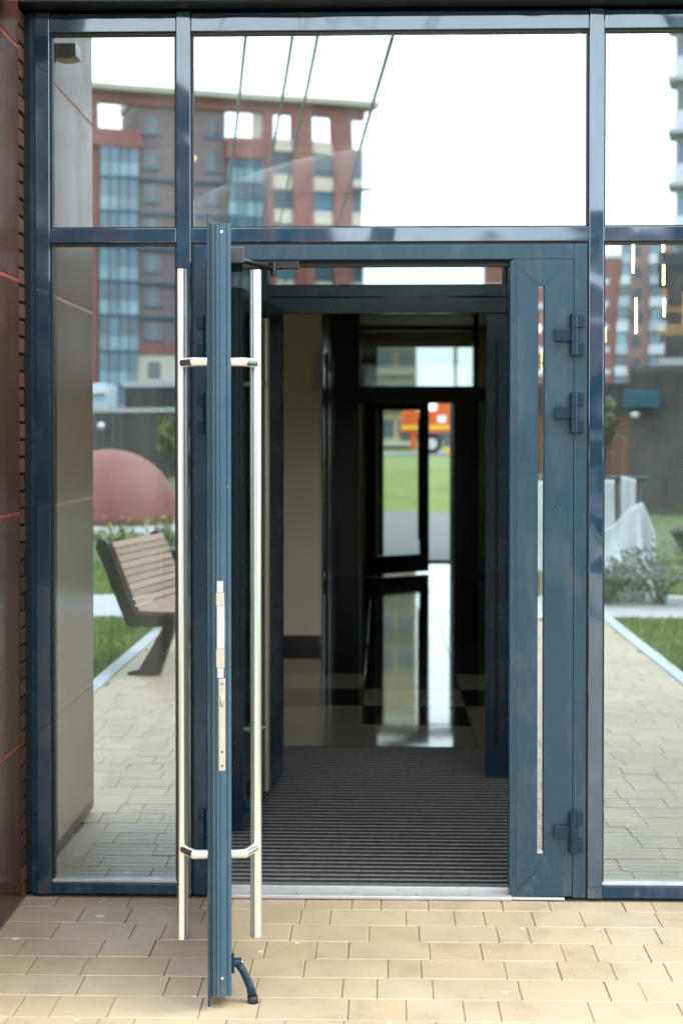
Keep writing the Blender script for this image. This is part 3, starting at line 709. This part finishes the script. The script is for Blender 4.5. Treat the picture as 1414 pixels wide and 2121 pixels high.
# ---- dark brick block at right
DB = surf('dark_brown_brick', (.060, .047, .045), .7, .3, 3, bmp=.4, bscale=8, bdist=.02)
def bricky(name, c1, c2, mort, sc):
    m, n, l, b = nt(name); g_ = n.new('ShaderNodeTexCoord')
    mp = n.new('ShaderNodeMapping'); mp.inputs['Rotation'].default_value = (PI/2, 0, 0); l.new(g_.outputs['Object'], mp.inputs[0])
    t = n.new('ShaderNodeTexBrick'); t.inputs['Scale'].default_value = sc; t.inputs['Color1'].default_value = (*c1, 1); t.inputs['Color2'].default_value = (*c2, 1); t.inputs['Mortar'].default_value = (*mort, 1)
    t.inputs['Mortar Size'].default_value = .012; l.new(mp.outputs[0], t.inputs['Vector'])
    c = mixrgb(n, l, 1.0, t.outputs[0], ramp(n, l, noise(n, l, 1.2, 5), [(.3, .75), (.7, 1.25)]), 'MULTIPLY'); l.new(c, b.inputs['Base Color']); b.inputs['Roughness'].default_value = .75
    return m
DBB = bricky('dark_brick_wall', (.060, .043, .040), (.028, .023, .025), (.075, .07, .07), 2.6)
rb = thing('dark_brick_annex', 'dark brown brick annex with teal sign box at the right', 'building', (5.22, -26.6, -.05), math.radians(10.5))
box('wall', 0, 14, -6, 0, 0, 3.15, DBB, rb); box('tall_wall', .75, 14, -12, -6.001, 0, 5.9, DBB, rb); box('parapet', .62, 14, -5.98, .06, 3.151, 3.30, CONC, rb); box('roof_slab', .55, 14, -12, -5.8, 5.901, 6.2, BLKSTEEL, rb)
lw_ = box('lit_window', 1.15, 2.0, -5.999, -5.95, 4.4, 5.2, emit('lit_window_glow', (.9, .42, .08), .55), rb)
sb_ = thing('sign_box', 'teal box sign on the dark brick annex', 'sign', (5.0, -26.50, 2.17), math.radians(10.5)); box('box', .1, .83, -.02, .16, .05, .40, surf('teal_paint', (.015, .085, .13), .35, .1, 3), sb_, .02); box('bracket', .4, .5, -.017, .05, -.03, .049, BLKSTEEL, sb_)
bl = tube('wall_light', [(0, 0, -.07), (0, 0, 0), (0, 0, .05)], [.06, .11, .06], WHT, None, 14); bl.location = (5.30, -26.36, 2.085); tag(bl, 'small white lamp under the teal box sign', 'lamp')
rf = thing('brown_fence', 'rusty brown fence far behind the white sheeting', 'fence', (2, -46, -.06))
RUST = surf('rust_brown_boards', (.17, .062, .032), .75, .3, 2, obj_var=.3); bd = None
for i in range(24):
    o = box('board', 0, .33, -.03, 0, 0, 2.4, RUST, rf) if bd is None else dup(bd, rf); bd = o; o.location = (i*.345, 0, 0)
box('wall', 0, 9, -1.2, -.6, 2.0, 3.5, DBB, rf)
# ---- dark fence / garages at left
gf = thing('dark_fence', 'dark timber fence beyond the play dome', 'fence', (-30, -57.2, -.06))
DKW = surf('dark_timber', (.050, .042, .040), .75, .3, 1.5, stretch=(3, 3, .3), obj_var=.25); bd = None
for i in range(75):
    o = box('board', 0, .38, -.04, 0, 0, 2.68, DKW, gf) if bd is None else dup(bd, gf); bd = o; o.location = (i*.4, 0, 0)
box('cap_rail', 0, 30, -.2, .08, 2.681, 2.86, CONC, gf)
ga = thing('garage_block', 'dark flat roofed garage behind the timber fence', 'garage', (-11.85, -64, -.06))
box('wall', 0, 14, -6, 0, 0, 3.95, DBB, ga); box('roof_edge', -.1, 14.1, -6.1, .1, 3.951, 4.2, CONC, ga)
vn = thing('white_cabin', 'white site cabin beside the garage behind the fence', 'cabin', (-15.5, -60, -.06))
box('body', 0, 3.5, -3, 0, 0, 4.0, surf('cabin_white', (.50, .60, .66), .5, .1, 1), vn, .05); box('window', 2.5, 2.9, -.002, .03, 3.0, 3.5, GLZ, vn); box('awning', .3, 3.6, .001, .25, 3.55, 3.75, WHT, vn)
fl_ = tag(tube('fence_lamp', [(0, 0, -.16), (0, 0, 0), (0, 0, .16)], [.08, .19, .08], WHT, None, 14), 'round white lamp on the dark timber fence', 'lamp'); fl_.location = (-11.65, -56.95, 2.05)
# ---- overhead cables and their pole
cb = [((-.921, -5, 4.339), (-6.69, -55, 5.566)), ((-.603, -5, 4.337), (-5.556, -55, 5.564)), ((-.429, -5, 4.335), (-5.027, -55, 5.563)), ((.077, -5, 4.331), (-3.113, -55, 5.559))]
nm = ['first from the left', 'second from the left', 'third from the left', 'rightmost and widest apart']
for i, (a, b) in enumerate(cb):
    a, b = Vector(a), Vector(b); s_ = a + (a-b)*(4.9/50); pts = [s_.lerp(b, t/10) for t in range(11)]
    tag(tube('overhead_cable', pts, .012 if i < 3 else .015, surf('cable_sheath', (.025, .10, .095), .5) if i == 0 else bpy.data.materials['cable_sheath'], None, 6), 'dark overhead cable crossing the sky, '+nm[i], 'cable', 'overhead cables above the path')
pp = thing('cable_pole', 'timber pole carrying the overhead cables far along the path', 'pole', (-4.9, -55.1, -.06)); tube('pole', [(0, 0, 0), (0, 0, 6.2)], [.14, .10], BARK, pp, 12); box('crossarm', -2.0, 2.0, -.06, .06, 5.45, 5.58, BARK, pp)
# ---- apartment block at left
RED = surf('red_facade_brick', (.265, .100, .098), .8, .10, .5); GB = surf('grey_brown_brick', (.205, .155, .16), .8, .10, .5); CRM = surf('cream_panel', (.62, .55, .47), .7, .06, .5)
BLU = surf('blue_balcony_glass', (.06, .135, .195), .12, .35, .5, ior=1.7, obj_var=.4); BLL = surf('pale_balcony_glass', (.18, .30, .37), .15, .3, .6, ior=1.7, obj_var=.3); LEDGE = surf('blue_ledge', (.035, .10, .17), .6, .1, 1); FASC = surf('beige_fascia', (.40, .37, .32), .8, .06, .4)
ap = thing('red_apartment_block', 'tall red and brown apartment block with blue glazed balconies behind the garages', 'building', (-25.2, -126.06, -.06), math.atan2(-8.5, 23.809))
box('body', -10, 24.8, -13, 0, 0, 28.3, GB, ap); box('penthouse', 3.9, 11.8, -9, -.002, 28.301, 31.6, GB, ap); box('penthouse', -10, -.3, -9, -.5, 28.301, 31.6, GB, ap)
box('roof_slab', -10.5, 25.9, -.9, 1.5, 31.901, 32.4, FASC, ap); box('roof_slab', -10.5, -.2, -9.4, -.901, 31.901, 32.7, FASC, ap); box('roof_slab', 3.8, 11.9, -9.4, -.901, 31.901, 32.7, FASC, ap); box('roof_beam', -10.3, 24.9, -.5, .4, 30.95, 31.9, RED, ap)
LZ = [9.25+3.05*k for k in range(-3, 7)]
for (u0, u1) in ((-.4, .28), (15.3, 16.2), (18.04, 19.9), (21.85, 23.65)): box('pier', u0, u1, -.6, .45, 0, 30.949, RED, ap)
box('red_band', -.39, 3.95, .01, 1.0, 27.1, 28.6, RED, ap); box('red_band', 11.75, 15.29, .01, 1.0, 26.6, 28.4, RED, ap); box('parapet_panel', 14.4, 15.29, -.4, .1, 28.41, 30.9, CRM, ap); box('parapet_panel', 16.21, 21.8, -.02, .3, 27.5, 28.6, CRM, ap); box('parapet_panel', 18.05, 18.8, -.3, .2, 28.7, 30.9, CRM, ap)
bay = []
for (u0, u1, ks) in ((.3, 3.75, range(10)), (11.9, 15.28, range(9))):
    for kz in ks:
        z0 = LZ[kz] if kz else LZ[0]
        if z0+2.9 > 28: continue
        b_ = box('balcony', u0, u1, .002, .9, z0-.22, z0+.06, LEDGE, ap); wq = (u1-u0)/4
        for q in range(4):
            for (za, zb, mm) in ((.061, 1.25, BLL), (1.30, 2.80, BLU)):
                o = box('pane', u0+q*wq+.05, u0+(q+1)*wq-.05, .75, .82, z0+za, z0+zb, mm, b_)
for kz in range(10):
    z0 = LZ[kz]
    if kz < 9: box('ledge', 3.78, 11.73, .002, .28, z0-.2, z0+.04, LEDGE, ap)
    for (u0, u1) in ((4.4, 5.8), (9.95, 11.35)):
        if z0 < 9: continue
        w_ = box('window', u0, u1, .002, .05, z0+.95, z0+2.5, GLZ, ap); box('frame', u0-.12, u1+.12, .003, .12, z0+.80, z0+.945, LEDGE, w_); box('frame', (u0+u1)/2-.05, (u0+u1)/2+.05, .051, .10, z0+.95, z0+2.5, BLL, w_)
    for (u0, u1) in ((16.25, 18.0), (19.95, 21.8), (23.7, 24.75)):
        if z0 > 26: continue
        w_ = box('window', u0, u1, .002, .06, z0+1.0, z0+2.75, BLU, ap); box('frame', (u0+u1)/2-.05, (u0+u1)/2+.05, .061, .10, z0+1.0, z0+2.75, LEDGE, w_); box('spandrel', u0, u1, .003, .22, z0-.25, z0+.98, CRM, ap)
for z0 in (LZ[8], LZ[6], LZ[4]): box('end_balcony', 23.7, 25.4, .23, .9, z0-.1, z0+.12, LEDGE, ap)
box('red_band', 3.8, 11.7, .29, .4, 8.95, 9.95, RED, ap); box('cream_wall', 3.8, 7.2, .01, .25, 5.9, 8.94, CRM, ap); box('window', 4.7, 5.8, .251, .30, 6.8, 8.3, GLZ, ap); box('red_band', 7.21, 11.7, .01, .26, 0, 8.94, RED, ap)
lampo = box('lit_lamp', 8.75, 9.05, .01, .2, 26.4, 26.7, emit('warm_lamp_glow', (1, .55, .15), 2.0), ap)
# ---- red and white block at right, far
rw = thing('red_white_block', 'red brick and white balcony block far right behind the annex', 'building', (28, -200, -.06), math.radians(9))
PK = surf('pink_brick', (.36, .15, .125), .8, .1, .3); WB = surf('white_band', (.66, .70, .74), .7, .08, .5); PAL = surf('pale_blue_render', (.44, .50, .55), .7, .15, .4)
box('wing', -14, 4.4, -14, 0, 0, 25.9, PK, rw); box('main', 4.401, 15, -16, -1, 0, 28.4, surf('mauve_render', (.44, .27, .24), .8, .15, .3), rw)
box('cornice', -14.2, 4.3, -14.2, .3, 25.901, 26.5, WB, rw)
for k in range(9):
    z0 = 1.0+3.03*k
    if z0 < 25: box('white_band', -14, 2.9+.0*k, .002, .2, z0, z0+.8, WB, rw)
    o = box('balcony', 2.9+.22*k, 4.9+.12*k, .202, 1.5, z0-.2, z0+1.15, WB if k % 2 else PAL, rw); box('pane', 3.1+.22*k, 4.7+.12*k, .21, 1.3, z0+1.151, z0+2.6, GLZ if k % 3 == 0 else BLL, o)
    o = box('balcony', 8.2, 11.2, -.998, .6, z0-.2, z0+1.1, PAL if k % 2 else WB, rw); box('pane', 8.4, 9.6, -.99, .3, z0+1.101, z0+2.6, BLL, o)
    if k in (3, 6, 7): box('orange_panel', 9.65, 10.7, -.99, .2, z0+1.101, z0+2.7, surf('orange_panel%d' % k, (.55, .24, .07), .6), o)
    w_ = box('window', 5.9, 7.2, -.998, -.94, z0+.9, z0+2.4, GLZ, rw); box('column', 11.3, 12.6, -.998, .7, z0-.2, z0+2.82, PAL, rw)
# ---- grey tower at right
tw = thing('grey_tower', 'tall grey tower with projecting balcony slabs at the right edge', 'building', (16.65, -81, -.06), math.radians(13))
box('body', 0, 14, -14, 0, 0, 46, surf('tower_render', (.36, .37, .38), .8, .12, .4), tw)
for k in range(15):
    z0 = 1.05+2.98*k
    s_ = box('balcony_slab', -.38, 3.4, -1.6, 1.0, z0-.16, z0+.10, PAL, tw); box('parapet', -.06, 3.3, .7, .95, z0+.101, z0+1.1, WB, s_)
    w_ = box('window', .15, 1.6, .002, .06, z0+.9, z0+2.4, BLU, tw); box('orange_panel', 1.75, 2.6, .002, .08, z0+.2, z0+2.4, ORG if z0 < 18 else WB, tw)
